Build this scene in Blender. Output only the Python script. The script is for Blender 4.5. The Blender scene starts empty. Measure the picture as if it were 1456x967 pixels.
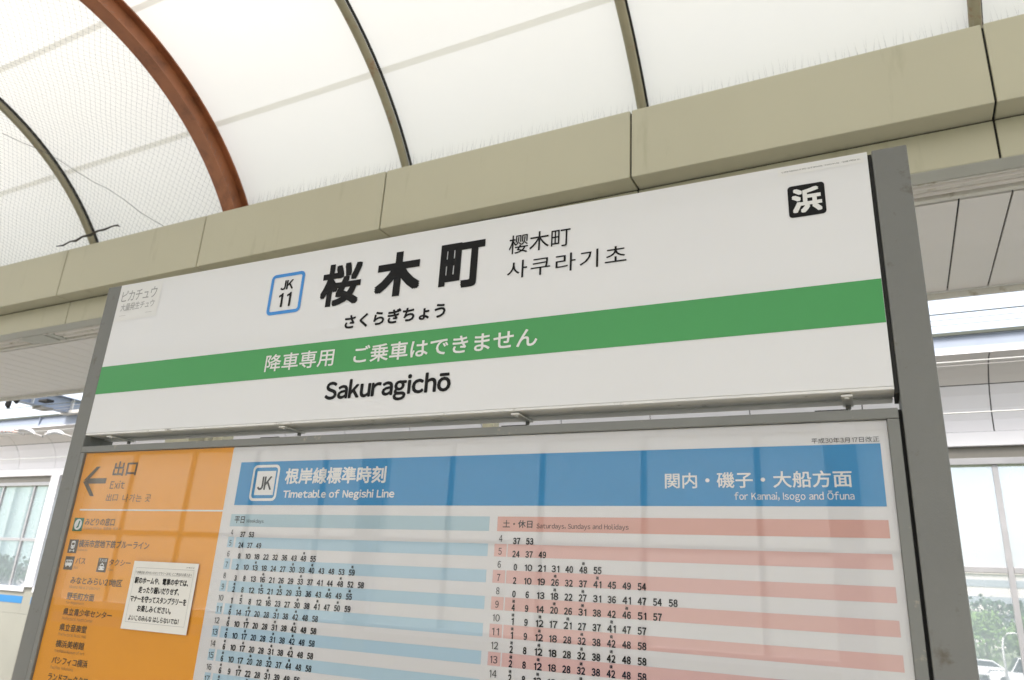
import bpy, math, random
import numpy as np
from mathutils import Matrix, Vector
random.seed(7)
S = bpy.context.scene
COL = S.collection
PI = math.pi
# ------------------------------------------------------------------ camera, sky, sun, exposure
CAM = (1.75642, -1.18718, 1.62996)
ROT = Matrix(((0.8907219, 0.1005760, 0.4432820), (0.4512486, -0.3129544, -0.8357237), (0.0546733, 0.9444279, -0.3241401)))
cam = bpy.data.cameras.new('camera'); camo = bpy.data.objects.new('camera', cam); COL.objects.link(camo)
camo.matrix_world = Matrix.Translation(CAM) @ ROT.to_4x4()
cam.sensor_width = 36; cam.lens = 36*1053.98/1456; cam.clip_start = 0.02; cam.clip_end = 3000
cam.dof.use_dof = True; cam.dof.focus_distance = 1.45; cam.dof.aperture_fstop = 9.5
S.camera = camo
SUN_EL, SUN_AZ = math.radians(56), math.radians(200)
W = bpy.data.worlds.new('World'); S.world = W; W.use_nodes = True
nt = W.node_tree; bg = nt.nodes['Background']
sk = nt.nodes.new('ShaderNodeTexSky'); sk.sky_type = 'NISHITA'; sk.sun_disc = False
sk.sun_elevation = SUN_EL; sk.sun_rotation = SUN_AZ; sk.air_density = 1.0; sk.dust_density = 5.0; sk.ozone_density = 1.0
veil = nt.nodes.new('ShaderNodeMix'); veil.data_type = 'RGBA'; veil.inputs[0].default_value = .5   # thin even cloud over the clear sky
nt.links.new(sk.outputs[0], veil.inputs[6]); veil.inputs[7].default_value = (4.1, 4.1, 4.1, 1); nt.links.new(veil.outputs[2], bg.inputs[0]); bg.inputs[1].default_value = 0.15
sun = bpy.data.lights.new('sun', 'SUN'); sun.energy = 1.3; sun.angle = math.radians(20); sun.color = (1, .98, .96)
suno = bpy.data.objects.new('sun', sun); COL.objects.link(suno)
suno.rotation_euler = (math.radians(90)-SUN_EL, 0, PI-SUN_AZ)
S.view_settings.view_transform = 'Standard'; S.view_settings.look = 'None'; S.view_settings.gamma = 1
S.view_settings.exposure = 1.63
S.cycles.max_bounces = 10; S.cycles.diffuse_bounces = 5; S.cycles.transparent_max_bounces = 12
S.cycles.caustics_reflective = False; S.cycles.caustics_refractive = False

# ------------------------------------------------------------------ helpers
def srgb(r, g, b, k=1.0):
    f = lambda c: ((c/255)/12.92 if c/255 <= .04045 else (((c/255)+.055)/1.055)**2.4)*k
    return (min(f(r), .9), min(f(g), .9), min(f(b), .9), 1)
def mat(name, col, rough=.6, metal=0., var=.0, scale=8., dirt=None, dirt_amt=.0, dirt_scale=3., bump=0., bscale=60., coat=0., spec=.5, stretch=(1, 1, 1)):
    m = bpy.data.materials.new(name); m.use_nodes = True; n = m.node_tree.nodes; l = m.node_tree.links
    b = n['Principled BSDF']; b.inputs['Base Color'].default_value = col; b.inputs['Roughness'].default_value = rough
    b.inputs['Metallic'].default_value = metal; b.inputs['Coat Weight'].default_value = coat; b.inputs['Specular IOR Level'].default_value = spec
    tc = n.new('ShaderNodeTexCoord'); mp = n.new('ShaderNodeMapping'); mp.inputs['Scale'].default_value = stretch
    geo = n.new('ShaderNodeNewGeometry'); l.new(geo.outputs['Position'], mp.inputs['Vector'])
    last = None
    if var:
        t = n.new('ShaderNodeTexNoise'); t.inputs['Scale'].default_value = scale; t.inputs['Detail'].default_value = 6
        l.new(mp.outputs[0], t.inputs['Vector'])
        mr = n.new('ShaderNodeMapRange'); mr.inputs[1].default_value = .3; mr.inputs[2].default_value = .7
        mr.inputs[3].default_value = 1-var; mr.inputs[4].default_value = 1+var; l.new(t.outputs['Fac'], mr.inputs[0])
        mx = n.new('ShaderNodeVectorMath'); mx.operation = 'SCALE'; mx.inputs[0].default_value = col[:3]; l.new(mr.outputs[0], mx.inputs['Scale'])
        last = mx.outputs[0]; l.new(last, b.inputs['Base Color'])
        mr2 = n.new('ShaderNodeMapRange'); mr2.inputs[3].default_value = max(rough-.08, .05); mr2.inputs[4].default_value = min(rough+.12, 1)
        l.new(t.outputs['Fac'], mr2.inputs[0]); l.new(mr2.outputs[0], b.inputs['Roughness'])
    if dirt:
        t = n.new('ShaderNodeTexNoise'); t.inputs['Scale'].default_value = dirt_scale; t.inputs['Detail'].default_value = 9; t.inputs['Roughness'].default_value = .65
        l.new(mp.outputs[0], t.inputs['Vector'])
        cr = n.new('ShaderNodeMapRange'); cr.inputs[1].default_value = .62-dirt_amt*.3; cr.inputs[2].default_value = .72
        l.new(t.outputs['Fac'], cr.inputs[0])
        mi = n.new('ShaderNodeMix'); mi.data_type = 'RGBA'; l.new(cr.outputs[0], mi.inputs[0])
        if last: l.new(last, mi.inputs[6])
        else: mi.inputs[6].default_value = col
        mi.inputs[7].default_value = dirt; l.new(mi.outputs[2], b.inputs['Base Color'])
    if bump:
        t = n.new('ShaderNodeTexNoise'); t.inputs['Scale'].default_value = bscale; t.inputs['Detail'].default_value = 4
        l.new(mp.outputs[0], t.inputs['Vector'])
        bp = n.new('ShaderNodeBump'); bp.inputs['Strength'].default_value = bump; bp.inputs['Distance'].default_value = .002
        l.new(t.outputs['Fac'], bp.inputs['Height']); l.new(bp.outputs[0], b.inputs['Normal'])
    return m
K = 1.24
M = {}
M['board'] = mat('board_white', (.78, .785, .79, 1), .38, var=.015, scale=2.5, coat=.15)
M['sticker'] = mat('sticker_white', (.79, .79, .775, 1), .45, var=.01, scale=9)
M['alu'] = mat('board_aluminium', (.80, .80, .78, 1), .45, .0, var=.06, scale=12, dirt=(.3, .29, .25, 1), dirt_amt=.1, dirt_scale=18)
M['alu2'] = mat('cream_plate', (.80, .79, .76, 1), .5, var=.05, scale=12)
M['post'] = mat('post_grey_paint', (.185, .188, .175, 1), .5, var=.05, scale=9, dirt=(.12, .105, .08, 1), dirt_amt=.1, dirt_scale=25, bump=.15, bscale=350)
M['frame'] = mat('frame_grey_paint', (.20, .205, .19, 1), .45, var=.05, scale=12, dirt=(.42, .38, .28, 1), dirt_amt=.02, dirt_scale=30, bump=.1, bscale=300)
M['gap'] = mat('dark_recess', (.02, .02, .018, 1), .8)
M['ink'] = mat('black_print', (.008, .008, .008, 1), .5, spec=.2)
M['ink2'] = mat('grey_print', (.03, .03, .03, 1), .5, spec=.2)
M['ink3'] = mat('brown_print', (.10, .07, .035, 1), .6)
M['ink4'] = mat('pale_print', (.33, .33, .33, 1), .6)
M['ink5'] = mat('faint_brown_print', (.36, .22, .08, 1), .6)
M['white'] = mat('white_print', (.80, .80, .78, 1), .5)
M['green'] = mat('green_band', srgb(66, 150, 82, 1.1), .42, var=.02, scale=3)
M['jkblue'] = mat('blue_outline', srgb(50, 130, 200, K), .42)
M['sheet'] = mat('paper_sheet', (.76, .755, .755, 1), .55, var=.015, scale=3)
M['orange'] = mat('orange_sheet', (.88, .36, .018, 1), .5, var=.03, scale=4)
M['blue'] = mat('blue_banner', (.012, .25, .54, 1), .5, var=.02, scale=4)
M['lblue'] = mat('pale_blue_row', (.46, .64, .75, 1), .55, var=.015, scale=5)
M['lblue2'] = mat('pale_blue_header', (.42, .58, .65, 1), .55, var=.015, scale=5)
M['pink'] = mat('pale_red_row', (.75, .48, .44, 1), .55, var=.015, scale=5)
M['pink2'] = mat('pale_red_header', (.69, .38, .32, 1), .55, var=.015, scale=5)
M['iconG'] = mat('icon_green', (.02, .16, .07, 1), .5)
M['notice'] = mat('notice_paper', (.74, .73, .68, 1), .7, var=.01, scale=20)
M['beam'] = mat('beam_beige_paint', (.475, .455, .345, 1), .42, var=.03, scale=1.2, dirt=(.40, .38, .275, 1), dirt_amt=.12, dirt_scale=5, bump=.1, bscale=200, stretch=(1, 1, .16))
M['beamgrey'] = mat('tray_grey_metal', (.47, .47, .43, 1), .5, var=.05, scale=3)
M['traywhite'] = mat('tray_white', (.66, .64, .59, 1), .5, var=.05, scale=5, dirt=(.35, .3, .22, 1), dirt_amt=.15, dirt_scale=9)
M['tube'] = mat('lamp_tube_glass', (.82, .78, .74, 1), .3)
M['soffit'] = mat('soffit_panel', (.78, .75, .73, 1), .55, var=.025, scale=1.5)
M['wallp'] = mat('wall_panel_white', (.74, .73, .75, 1), .4, var=.03, scale=1.1)
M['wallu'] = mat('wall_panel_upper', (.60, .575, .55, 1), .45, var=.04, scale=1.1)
M['walll'] = mat('lower_wall_paint', (.33, .33, .28, 1), .55, var=.04, scale=1.5)
M['wblue'] = mat('wall_blue_stripe', (.03, .22, .50, 1), .5, var=.03, scale=4)
M['wwhite'] = mat('window_white_frame', (.78, .78, .80, 1), .4, var=.02, scale=3)
M['walu'] = mat('window_aluminium', (.42, .42, .43, 1), .4, .3, var=.05, scale=5)
M['whead'] = mat('window_header_grey', (.20, .19, .165, 1), .55, var=.05, scale=4)
M['steel'] = mat('steel_bluegrey', (.27, .31, .38, 1), .45, var=.06, scale=3)
M['rust'] = mat('rib_rust_brown', (.33, .125, .055, 1), .42, var=.14, scale=3.5, dirt=(.16, .06, .03, 1), dirt_amt=.4, dirt_scale=4, bump=.2, bscale=120)
M['rib'] = mat('rib_beige_steel', (.30, .275, .185, 1), .5, var=.08, scale=4, dirt=(.25, .10, .04, 1), dirt_amt=.18, dirt_scale=6)
M['wire'] = mat('steel_wire', (.33, .32, .30, 1), .5)
M['netwire'] = mat('net_cord', (.22, .22, .21, 1), .8)
M['netrope'] = mat('net_hem_cord', (.16, .15, .13, 1), .8)
M['rope'] = mat('dark_cord', (.05, .045, .035, 1), .8)
M['cable'] = mat('overhead_cable_pale', (.6, .6, .57, 1), .4)
M['cabled'] = mat('overhead_cable_dark', (.07, .08, .06, 1), .5)
M['insul'] = mat('insulator_white', (.8, .8, .82, 1), .25, coat=.3)
M['insulp'] = mat('insulator_pink', (.70, .45, .38, 1), .35)
M['concrete'] = mat('platform_paving', (.45, .44, .42, 1), .7, var=.1, scale=3, bump=.3, bscale=80)
M['ballast'] = mat('track_ballast', (.36, .34, .31, 1), .9, var=.3, scale=30, bump=.8, bscale=40)
M['ground'] = mat('ground_grass', (.13, .16, .08, 1), .9, var=.2, scale=.4)
M['asphalt'] = mat('road_asphalt', (.11, .11, .112, 1), .85, var=.1, scale=2)
M['railm'] = mat('rail_steel', (.2, .15, .12, 1), .4, .6)
M['tactile'] = mat('tactile_yellow', (.62, .43, .04, 1), .6, var=.05, scale=20)
M['bark'] = mat('tree_bark', (.10, .075, .05, 1), .9, var=.2, scale=10)
M['leafA'] = mat('leaf_fresh_green', (.12, .22, .045, 1), .6, var=.35, scale=1.2)
M['leafB'] = mat('leaf_deep_green', (.045, .10, .05, 1), .6, var=.35, scale=.8)
M['teal'] = mat('facade_teal', (.52, .66, .66, 1), .4, var=.05, scale=.3)
M['tealfin'] = mat('facade_fin_pale', (.58, .70, .69, 1), .4)
M['fac'] = mat('facade_pale', (.62, .58, .56, 1), .6, var=.04, scale=.2)
M['facband'] = mat('facade_window_band', (.30, .34, .38, 1), .2)
M['carwhite'] = mat('car_white_paint', (.78, .78, .78, 1), .2, coat=1)
M['cargrey'] = mat('car_grey_paint', (.22, .23, .25, 1), .25, coat=1)
M['glassd'] = mat('dark_glass', (.03, .04, .05, 1), .08)
M['tyre'] = mat('tyre_rubber', (.02, .02, .02, 1), .8)
def shader(name, f):
    m = bpy.data.materials.new(name); m.use_nodes = True; n = m.node_tree.nodes; l = m.node_tree.links
    n.remove(n['Principled BSDF']); f(n, l, n['Material Output']); return m
def front(n, l, geo, fr, k):   # reflect on the outer face only, so that the thin sheet does not trap light inside
    a = n.new('ShaderNodeMath'); a.operation = 'SUBTRACT'; a.inputs[0].default_value = 1; l.new(geo.outputs['Backfacing'], a.inputs[1])
    b = n.new('ShaderNodeMath'); b.operation = 'MULTIPLY'; l.new(a.outputs[0], b.inputs[0]); l.new(fr.outputs[0], b.inputs[1])
    c = n.new('ShaderNodeMath'); c.operation = 'MULTIPLY'; l.new(b.outputs[0], c.inputs[0]); c.inputs[1].default_value = k
    return c.outputs[0]
def _mem(n, l, out, tr=.335, a=(.86, .85, .785, 1), b=(.90, .89, .835, 1)):
    d = n.new('ShaderNodeBsdfDiffuse'); t = n.new('ShaderNodeBsdfTranslucent'); mx = n.new('ShaderNodeMixShader')
    geo = n.new('ShaderNodeNewGeometry'); no = n.new('ShaderNodeTexNoise'); no.inputs['Scale'].default_value = .8; no.inputs['Detail'].default_value = 5
    l.new(geo.outputs['Position'], no.inputs['Vector'])
    r = n.new('ShaderNodeMix'); r.data_type = 'RGBA'; l.new(no.outputs['Fac'], r.inputs[0])
    r.inputs[6].default_value = a; r.inputs[7].default_value = b
    l.new(r.outputs[2], d.inputs['Color']); l.new(r.outputs[2], t.inputs['Color'])
    mx.inputs[0].default_value = tr; l.new(d.outputs[0], mx.inputs[1]); l.new(t.outputs[0], mx.inputs[2]); l.new(mx.outputs[0], out.inputs[0])
M['membrane'] = shader('roof_membrane', _mem)
M['seam'] = shader('membrane_seam', lambda n, l, out: _mem(n, l, out, .225, (.80, .79, .71, 1), (.84, .83, .75, 1)))
def _pane(n, l, out):   # clear cover sheet: see-through with a surface reflection
    g = n.new('ShaderNodeBsdfGlossy'); g.inputs['Roughness'].default_value = .015; t = n.new('ShaderNodeBsdfTransparent')
    t.inputs['Color'].default_value = (.97, .97, .97, 1); fr = n.new('ShaderNodeFresnel'); fr.inputs['IOR'].default_value = 1.5
    no = n.new('ShaderNodeTexNoise'); no.inputs['Scale'].default_value = 2.2; bp = n.new('ShaderNodeBump'); bp.inputs['Strength'].default_value = .05; bp.inputs['Distance'].default_value = .004
    geo = n.new('ShaderNodeNewGeometry'); l.new(geo.outputs['Position'], no.inputs['Vector'])
    l.new(no.outputs['Fac'], bp.inputs['Height']); l.new(bp.outputs[0], g.inputs['Normal'])
    mx = n.new('ShaderNodeMixShader'); l.new(front(n, l, geo, fr, 1.35), mx.inputs[0]); l.new(t.outputs[0], mx.inputs[1]); l.new(g.outputs[0], mx.inputs[2]); l.new(mx.outputs[0], out.inputs[0])
M['pane'] = shader('clear_cover', _pane)
def _win(n, l, out):    # dusty window glass, made milkier to stand in for outside haze and glare
    g = n.new('ShaderNodeBsdfGlossy'); g.inputs['Roughness'].default_value = .02; t = n.new('ShaderNodeBsdfTransparent')
    d = n.new('ShaderNodeBsdfTranslucent'); d.inputs['Color'].default_value = (.85, .87, .88, 1)
    geo = n.new('ShaderNodeNewGeometry'); no = n.new('ShaderNodeTexNoise'); no.inputs['Scale'].default_value = 1.5; no.inputs['Detail'].default_value = 7
    l.new(geo.outputs['Position'], no.inputs['Vector'])
    mr = n.new('ShaderNodeMapRange'); mr.inputs[3].default_value = .24; mr.inputs[4].default_value = .34; l.new(no.outputs['Fac'], mr.inputs[0])
    m1 = n.new('ShaderNodeMixShader'); l.new(mr.outputs[0], m1.inputs[0]); l.new(t.outputs[0], m1.inputs[1]); l.new(d.outputs[0], m1.inputs[2])
    fr = n.new('ShaderNodeFresnel'); fr.inputs['IOR'].default_value = 1.4
    m2 = n.new('ShaderNodeMixShader'); l.new(front(n, l, geo, fr, 1), m2.inputs[0]); l.new(m1.outputs[0], m2.inputs[1]); l.new(g.outputs[0], m2.inputs[2]); l.new(m2.outputs[0], out.inputs[0])
M['winglass'] = shader('window_glass', _win)

class MB:
    def __init__(s): s.v = []; s.f = []; s.m = []; s.cur = 0
    def box(s, x0, x1, y0, y1, z0, z1):
        b = len(s.v); s.v += [(x, y, z) for x in (x0, x1) for y in (y0, y1) for z in (z0, z1)]
        for q in ((0, 1, 3, 2), (4, 6, 7, 5), (0, 4, 5, 1), (2, 3, 7, 6), (0, 2, 6, 4), (1, 5, 7, 3)): s.f.append(tuple(b+i for i in q)); s.m.append(s.cur)
        return s
    def poly(s, pts):
        b = len(s.v); s.v += [tuple(p) for p in pts]; s.f.append(tuple(range(b, b+len(pts)))); s.m.append(s.cur); return s
    def prism(s, prof, axis, a, b_):     # closed profile (2D) swept along 'x' or 'y' between a and b_
        n = len(prof); b = len(s.v)
        for t in (a, b_):
            for p in prof: s.v.append({'x': (t, p[0], p[1]), 'y': (p[0], t, p[1]), 'z': (p[0], p[1], t)}[axis])
        for i in range(n): s.f.append((b+i, b+(i+1) % n, b+n+(i+1) % n, b+n+i)); s.m.append(s.cur)
        s.f.append(tuple(b+i for i in range(n))[::-1]); s.m.append(s.cur); s.f.append(tuple(b+n+i for i in range(n))); s.m.append(s.cur)
        return s
    def tube(s, pts, r, n=6, cap=True):
        pts = [Vector(p) for p in pts]; b0 = len(s.v); R_ = r if hasattr(r, '__len__') else [r]*len(pts)
        for i, p in enumerate(pts):
            d = (pts[min(i+1, len(pts)-1)]-pts[max(i-1, 0)]).normalized()
            u = d.cross(Vector((0, 0, 1)) if abs(d.z) < .9 else Vector((1, 0, 0))).normalized(); w = d.cross(u)
            for k in range(n):
                a = 2*PI*k/n; s.v.append(tuple(p+(u*math.cos(a)+w*math.sin(a))*R_[i]))
        for i in range(len(pts)-1):
            for k in range(n):
                s.f.append((b0+i*n+k, b0+i*n+(k+1) % n, b0+(i+1)*n+(k+1) % n, b0+(i+1)*n+k)); s.m.append(s.cur)
        if cap:
            s.f.append(tuple(b0+k for k in range(n))[::-1]); s.m.append(s.cur); s.f.append(tuple(b0+(len(pts)-1)*n+k for k in range(n))); s.m.append(s.cur)
        return s
    def build(s, name, mats, parent=None, smooth=False, bevel=0, loc=None):
        me = bpy.data.meshes.new(name); me.from_pydata(s.v, [], s.f); me.update()
        for m in (mats if isinstance(mats, (list, tuple)) else [mats]): me.materials.append(m)
        if any(s.m): me.polygons.foreach_set('material_index', s.m)
        if smooth: me.polygons.foreach_set('use_smooth', [True]*len(me.polygons))
        o = bpy.data.objects.new(name, me); COL.objects.link(o)
        if parent: o.parent = parent
        if loc: o.location = loc
        if bevel:
            md = o.modifiers.new('bevel', 'BEVEL'); md.width = bevel; md.segments = 2; md.limit_method = 'ANGLE'
        return o
def tag(o, label=None, cat=None, group=None, kind=None):
    if label: o['label'] = label
    if cat: o['category'] = cat
    if group: o['group'] = group
    if kind: o['kind'] = kind
    return o
def empty(name, loc=(0, 0, 0), rz=0, **k):
    o = bpy.data.objects.new(name, None); COL.objects.link(o); o.location = loc; o.rotation_euler = (0, 0, rz); return tag(o, **k)
def dup(o, parent=None, loc=None):
    c = o.copy(); COL.objects.link(c)
    if parent: c.parent = parent
    if loc is not None: c.location = loc
    return c
def box(name, m, x0, x1, y0, y1, z0, z1, parent=None, bevel=0): return MB().box(x0, x1, y0, y1, z0, z1).build(name, m, parent, bevel=bevel)

# ------------------------------------------------------------------ lettering from the font that comes with Blender
FW = {chr(c): chr(c+0xFEE0) for c in range(0x21, 0x7f)}
_cache = {}
def load_glyphs(chars):
    objs = {}
    for ch in sorted(set(chars)-set(_cache)):
        c = bpy.data.curves.new('g', 'FONT'); c.body = ch; c.resolution_u = 3; c.size = 1
        o = bpy.data.objects.new('g', c); COL.objects.link(o); objs[ch] = o
    bpy.context.view_layer.update(); dg = bpy.context.evaluated_depsgraph_get()
    for ch, o in objs.items():
        me = o.evaluated_get(dg).to_mesh()
        v = np.array([q.co[:2] for q in me.vertices]) if len(me.vertices) else np.zeros((0, 2))
        _cache[ch] = (v, [tuple(p.vertices) for p in me.polygons])
    for o in objs.values():
        c = o.data; bpy.data.objects.remove(o); bpy.data.curves.remove(c)
def layout(s, gap=.09, cjk_adv=1.0):
    V = []; F = []; n = 0; x = 0.
    for ch in s:
        if ch == ' ': x += .32; continue
        if ch == '\u3000': x += cjk_adv; continue
        mac = ch in 'ōŌ'
        g = {'ō': 'o', 'Ō': 'O', 'é': 'e'}.get(ch, ch)
        lat = g in FW
        key = FW.get(g, g); v, f = _cache[key]
        if not len(v): continue
        if lat:
            x0, x1 = v[:, 0].min(), v[:, 0].max(); x0 -= .10 if g == '1' else 0; ln = gap if g not in 'ilI1.,' else gap*.95
            v = v-[x0, 0]; w = (x1-x0)*.92; v = v*[.92, 1]; vv = v+[x+ln*.5, 0]; 
            V.append(vv); F += [tuple(i+n for i in p) for p in f]; n += len(vv)
            if mac or ch == 'é':
                top = v[:, 1].max(); q = np.array([(w*.16, top+.09), (w*.84, top+.09), (w*.84, top+.16), (w*.16, top+.16)])+[x+ln*.5, 0]
                V.append(q); F.append((n, n+1, n+2, n+3)); n += 4
            x += w+ln
        else:
            vv = v+[x, 0]; V.append(vv); F += [tuple(i+n for i in p) for p in f]; n += len(vv); x += cjk_adv
    return (np.concatenate(V), F)
def text(s, bb, y, m, parent, bold=0., name='lettering', gap=.09, adv=1.0, acc=None, sq=False):
    """s fitted to the box bb=(x0,x1,z0,z1) on the plane y; bold is a stroke gain in metres"""
    V, F = layout(s, gap, adv)
    lo, hi = V.min(0), V.max(0)
    x0, x1, z0, z1 = bb; x0 += bold; x1 -= bold; z0 += bold; z1 -= bold
    P = np.empty_like(V)
    P[:, 0] = x0+(V[:, 0]-lo[0])/(hi[0]-lo[0])*(x1-x0); P[:, 1] = z0+(V[:, 1]-lo[1])/max(hi[1]-lo[1], 1e-6)*(z1-z0)
    mb = acc or MB(); k = 1 if bold <= 0 else 9
    for j in range(k):
        dx = dz = 0.
        if j: a = 2*PI*(j-1)/8; dx, dz = bold*math.cos(a), bold*math.sin(a)
        if j and sq: dx, dz = ((1, 0), (1, 1), (0, 1), (-1, 1), (-1, 0), (-1, -1), (0, -1), (1, -1))[j-1]; dx *= bold; dz *= bold
        yy = y-j*.00002; b = len(mb.v)
        mb.v += [(p[0]+dx, yy, p[1]+dz) for p in P.tolist()]; mb.f += [tuple(b+i for i in f) for f in F]; mb.m += [mb.cur]*len(F)
    return mb.build(name, m, parent) if acc is None else None
def rrect(x0, x1, z0, z1, r, n=5):
    out = []
    for cx, cz, a0 in ((x1-r, z1-r, 0), (x0+r, z1-r, 90), (x0+r, z0+r, 180), (x1-r, z0+r, 270)):
        for i in range(n+1):
            a = math.radians(a0+90*i/n); out.append((cx+r*math.cos(a), cz+r*math.sin(a)))
    return out
def flat(name, m, pts, y, parent): return MB().poly([(p[0], y, p[1]) for p in pts[::-1]]).build(name, m, parent)
def ring(name, m, o_, i_, y, parent):
    mb = MB(); n = len(o_)
    for k in range(n):
        j = (k+1) % n; mb.poly([(o_[k][0], y, o_[k][1]), (i_[k][0], y, i_[k][1]), (i_[j][0], y, i_[j][1]), (o_[j][0], y, o_[j][1])])
    return mb.build(name, m, parent)
def rect(name, m, x0, x1, z0, z1, y, parent): return flat(name, m, [(x0, z0), (x1, z0), (x1, z1), (x0, z1)], y, parent)

# ================================================================== LARGE STRUCTURE
YM = 1.1244                                    # middle of the vault; the other half of the platform mirrors about it
def my(y, s): return y if s > 0 else 2*YM-y
# ground and platform
ZG = -2.6
tag(MB().poly([(-900, -900, ZG), (900, -900, ZG), (900, 900, ZG), (-900, 900, ZG)]).build('ground', M['ground']), kind='structure')
tag(MB().poly([(-300, 40, ZG+.004), (300, 40, ZG+.004), (300, 74, ZG+.004), (-300, 74, ZG+.004)]).build('road', M['asphalt']), kind='structure')
mk = MB()
for i in range(-30, 30): mk.poly([(i*8, 56.9, ZG+.008), (i*8+4, 56.9, ZG+.008), (i*8+4, 57.1, ZG+.008), (i*8, 57.1, ZG+.008)])
tag(mk.build('road_marking', M['white']), kind='structure')
tag(box('platform', M['concrete'], -40, 25, -2.9, 5.15, -1.1, 0), kind='structure')
for s in (1, -1):
    a, b = sorted((my(4.3, s), my(4.6, s))); tag(box('tactile_strip', M['tactile'], -40, 25, a, b, .0, .006), kind='structure')
    a, b = sorted((my(5.15, s), my(9.2, s))); tag(box('track_bed', M['ballast'], -40, 25, a, b, ZG+.01, -1.1), kind='structure')
    for k, yy in enumerate((6.65, 7.72)):
        y = my(yy, s); tag(MB().prism([(y-.06, -1.1), (y+.06, -1.1), (y+.06, -1.08), (y+.01, -1.06), (y+.01, -.99), (y+.035, -.98), (y+.035, -.94), (y-.035, -.94), (y-.035, -.98), (y-.01, -.99), (y-.01, -1.06), (y-.06, -1.08)], 'x', -40, 25).build('rail', M['railm']),
            'steel rail on the track %s the platform, %s from it' % ('beyond' if s > 0 else 'behind', 'nearer' if k == 0 else 'farther'), 'rail')

# canopy beams, light trays and soffits on both sides
XJ, PJ = .332, 2.1355
def canopy(s):
    where = 'beyond the station sign' if s > 0 else 'behind the viewer'
    e = empty('canopy_beam', (0, my(3.1, s), 4.39), label='long beige panelled canopy beam '+where, cat='beam')
    g = .006
    def P(prof): return [((y-3.1)*s, z-4.39) for y, z in prof]
    up = MB().prism(P([(3.1, 4.39), (3.1, 4.934), (3.46, 4.934), (3.46, 4.39)]), 'x', g, PJ-g).build('beam_panel', M['beam'], e, bevel=.006)
    lo = MB().prism(P([(3.267, 4.127), (3.267, 4.378), (3.40, 4.378), (3.40, 4.127)]), 'x', g, PJ-g).build('lower_panel', M['beam'], e, bevel=.004)
    st = MB().prism(P([(3.402, 4.127), (3.402, 4.14), (3.268, 4.14), (3.268, 4.127)]), 'x', g, PJ-g)
    for k in range(-8, 5):
        x = XJ+PJ*k
        if k == -8: up.location.x = x; lo.location.x = x
        else: dup(up, e, (x, 0, 0)); dup(lo, e, (x, 0, 0))
    MB().prism(P([(3.12, 4.41), (3.12, 4.92), (3.44, 4.92), (3.44, 4.41)]), 'x', XJ-8*PJ, XJ+5*PJ).build('core', M['gap'], e)
    MB().prism(P([(3.28, 4.14), (3.28, 4.41), (3.39, 4.41), (3.39, 4.14)]), 'x', XJ-8*PJ, XJ+5*PJ).build('lower_core', M['gap'], e)
    # light tray
    x0, x1 = XJ-8*PJ, XJ+5*PJ
    t = empty('light_tray', (0, my(3.4, s), 4.127), label='grey metal light tray running under the beige beam '+where, cat='light tray')
    def Q(prof): return [((y-3.4)*s, z-4.127) for y, z in prof]
    MB().prism(Q([(3.27, 4.1235), (3.27, 4.1265), (3.407, 4.1265), (3.407, 4.1235)]), 'x', x0, x1).build('edge_strip', M['beamgrey'], t)
    MB().prism(Q([(3.407, 4.20), (3.407, 4.207), (3.675, 4.207), (3.675, 4.20)]), 'x', x0, x1).build('tray_top', M['beamgrey'], t)
    MB().prism(Q([(3.650, 4.122), (3.650, 4.13), (3.675, 4.13), (3.675, 4.122)]), 'x', x0, x1).build('rear_strip', M['traywhite'], t)
    for k in range(-3, 3):
        nth = ('leftmost', 'second from the left', 'third from the left', 'third from the right', 'second from the right', 'rightmost')[k+3]
        xa = -6.90+.19+4.27*k; xb = xa+4.27-.38
        L = empty('light_fixture', (xa, my(3.53, s), 4.127), label='unlit recessed light fixture, %s in the tray %s' % (nth, where), cat='light fixture', group='light fixtures in the tray '+where)
        def q(prof): return [((y-3.53)*s, z-4.127) for y, z in prof]
        MB().prism(q([(3.412, 4.119), (3.412, 4.185), (3.43, 4.185), (3.43, 4.119)]), 'x', 0, xb-xa).build('side_rail', M['traywhite'], L)
        MB().prism(q([(3.625, 4.119), (3.625, 4.185), (3.645, 4.185), (3.645, 4.119)]), 'x', 0, xb-xa).build('side_rail', M['traywhite'], L)
        MB().prism(q([(3.43, 4.165), (3.43, 4.183), (3.53, 4.145), (3.625, 4.183), (3.625, 4.165), (3.53, 4.13)]), 'x', .02, xb-xa-.02).build('reflector', M['traywhite'], L)
        for yy in (3.478, 3.578): MB().tube([(.15, (yy-3.53)*s, .012), (xb-xa-.15, (yy-3.53)*s, .012)], .016, 10).build('lamp_tube', M['tube'], L, smooth=True)
        for xx in (.02, xb-xa-.12): MB().prism(q([(3.435, 4.125), (3.435, 4.16), (3.62, 4.16), (3.62, 4.125)]), 'x', xx, xx+.1).build('lamp_holder', M['beamgrey'], L)
        # blank cover between two fixtures
        MB().prism(Q([(3.412, 4.119), (3.412, 4.13), (3.645, 4.13), (3.645, 4.119)]), 'x', xb+.004, xb+.376).build('blank_cover', M['beamgrey'], t)
    # soffit
    c = empty('canopy_soffit', (0, my(3.7, s), 4.12), label='pale soffit of narrow panels over the track '+where, cat='soffit')
    def R(prof): return [((y-3.7)*s, z-4.12) for y, z in prof]
    w = .2843
    pn = MB().prism(R([(3.70, 4.122), (3.70, 4.14), (5.385, 4.198), (5.385, 4.18)]), 'x', .0056, w-.0056).build('soffit_panel', M['soffit'], c, bevel=.0015)
    xs = [2.282+w*k for k in range(-66, 16)]
    pn.location.x = xs[0]
    for x in xs[1:]: dup(pn, c, (x, 0, 0))
    MB().prism(R([(3.66, 4.146), (3.66, 4.30), (5.42, 4.36), (5.42, 4.206)]), 'x', xs[0], xs[-1]).build('backing', M['gap'], c)
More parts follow.
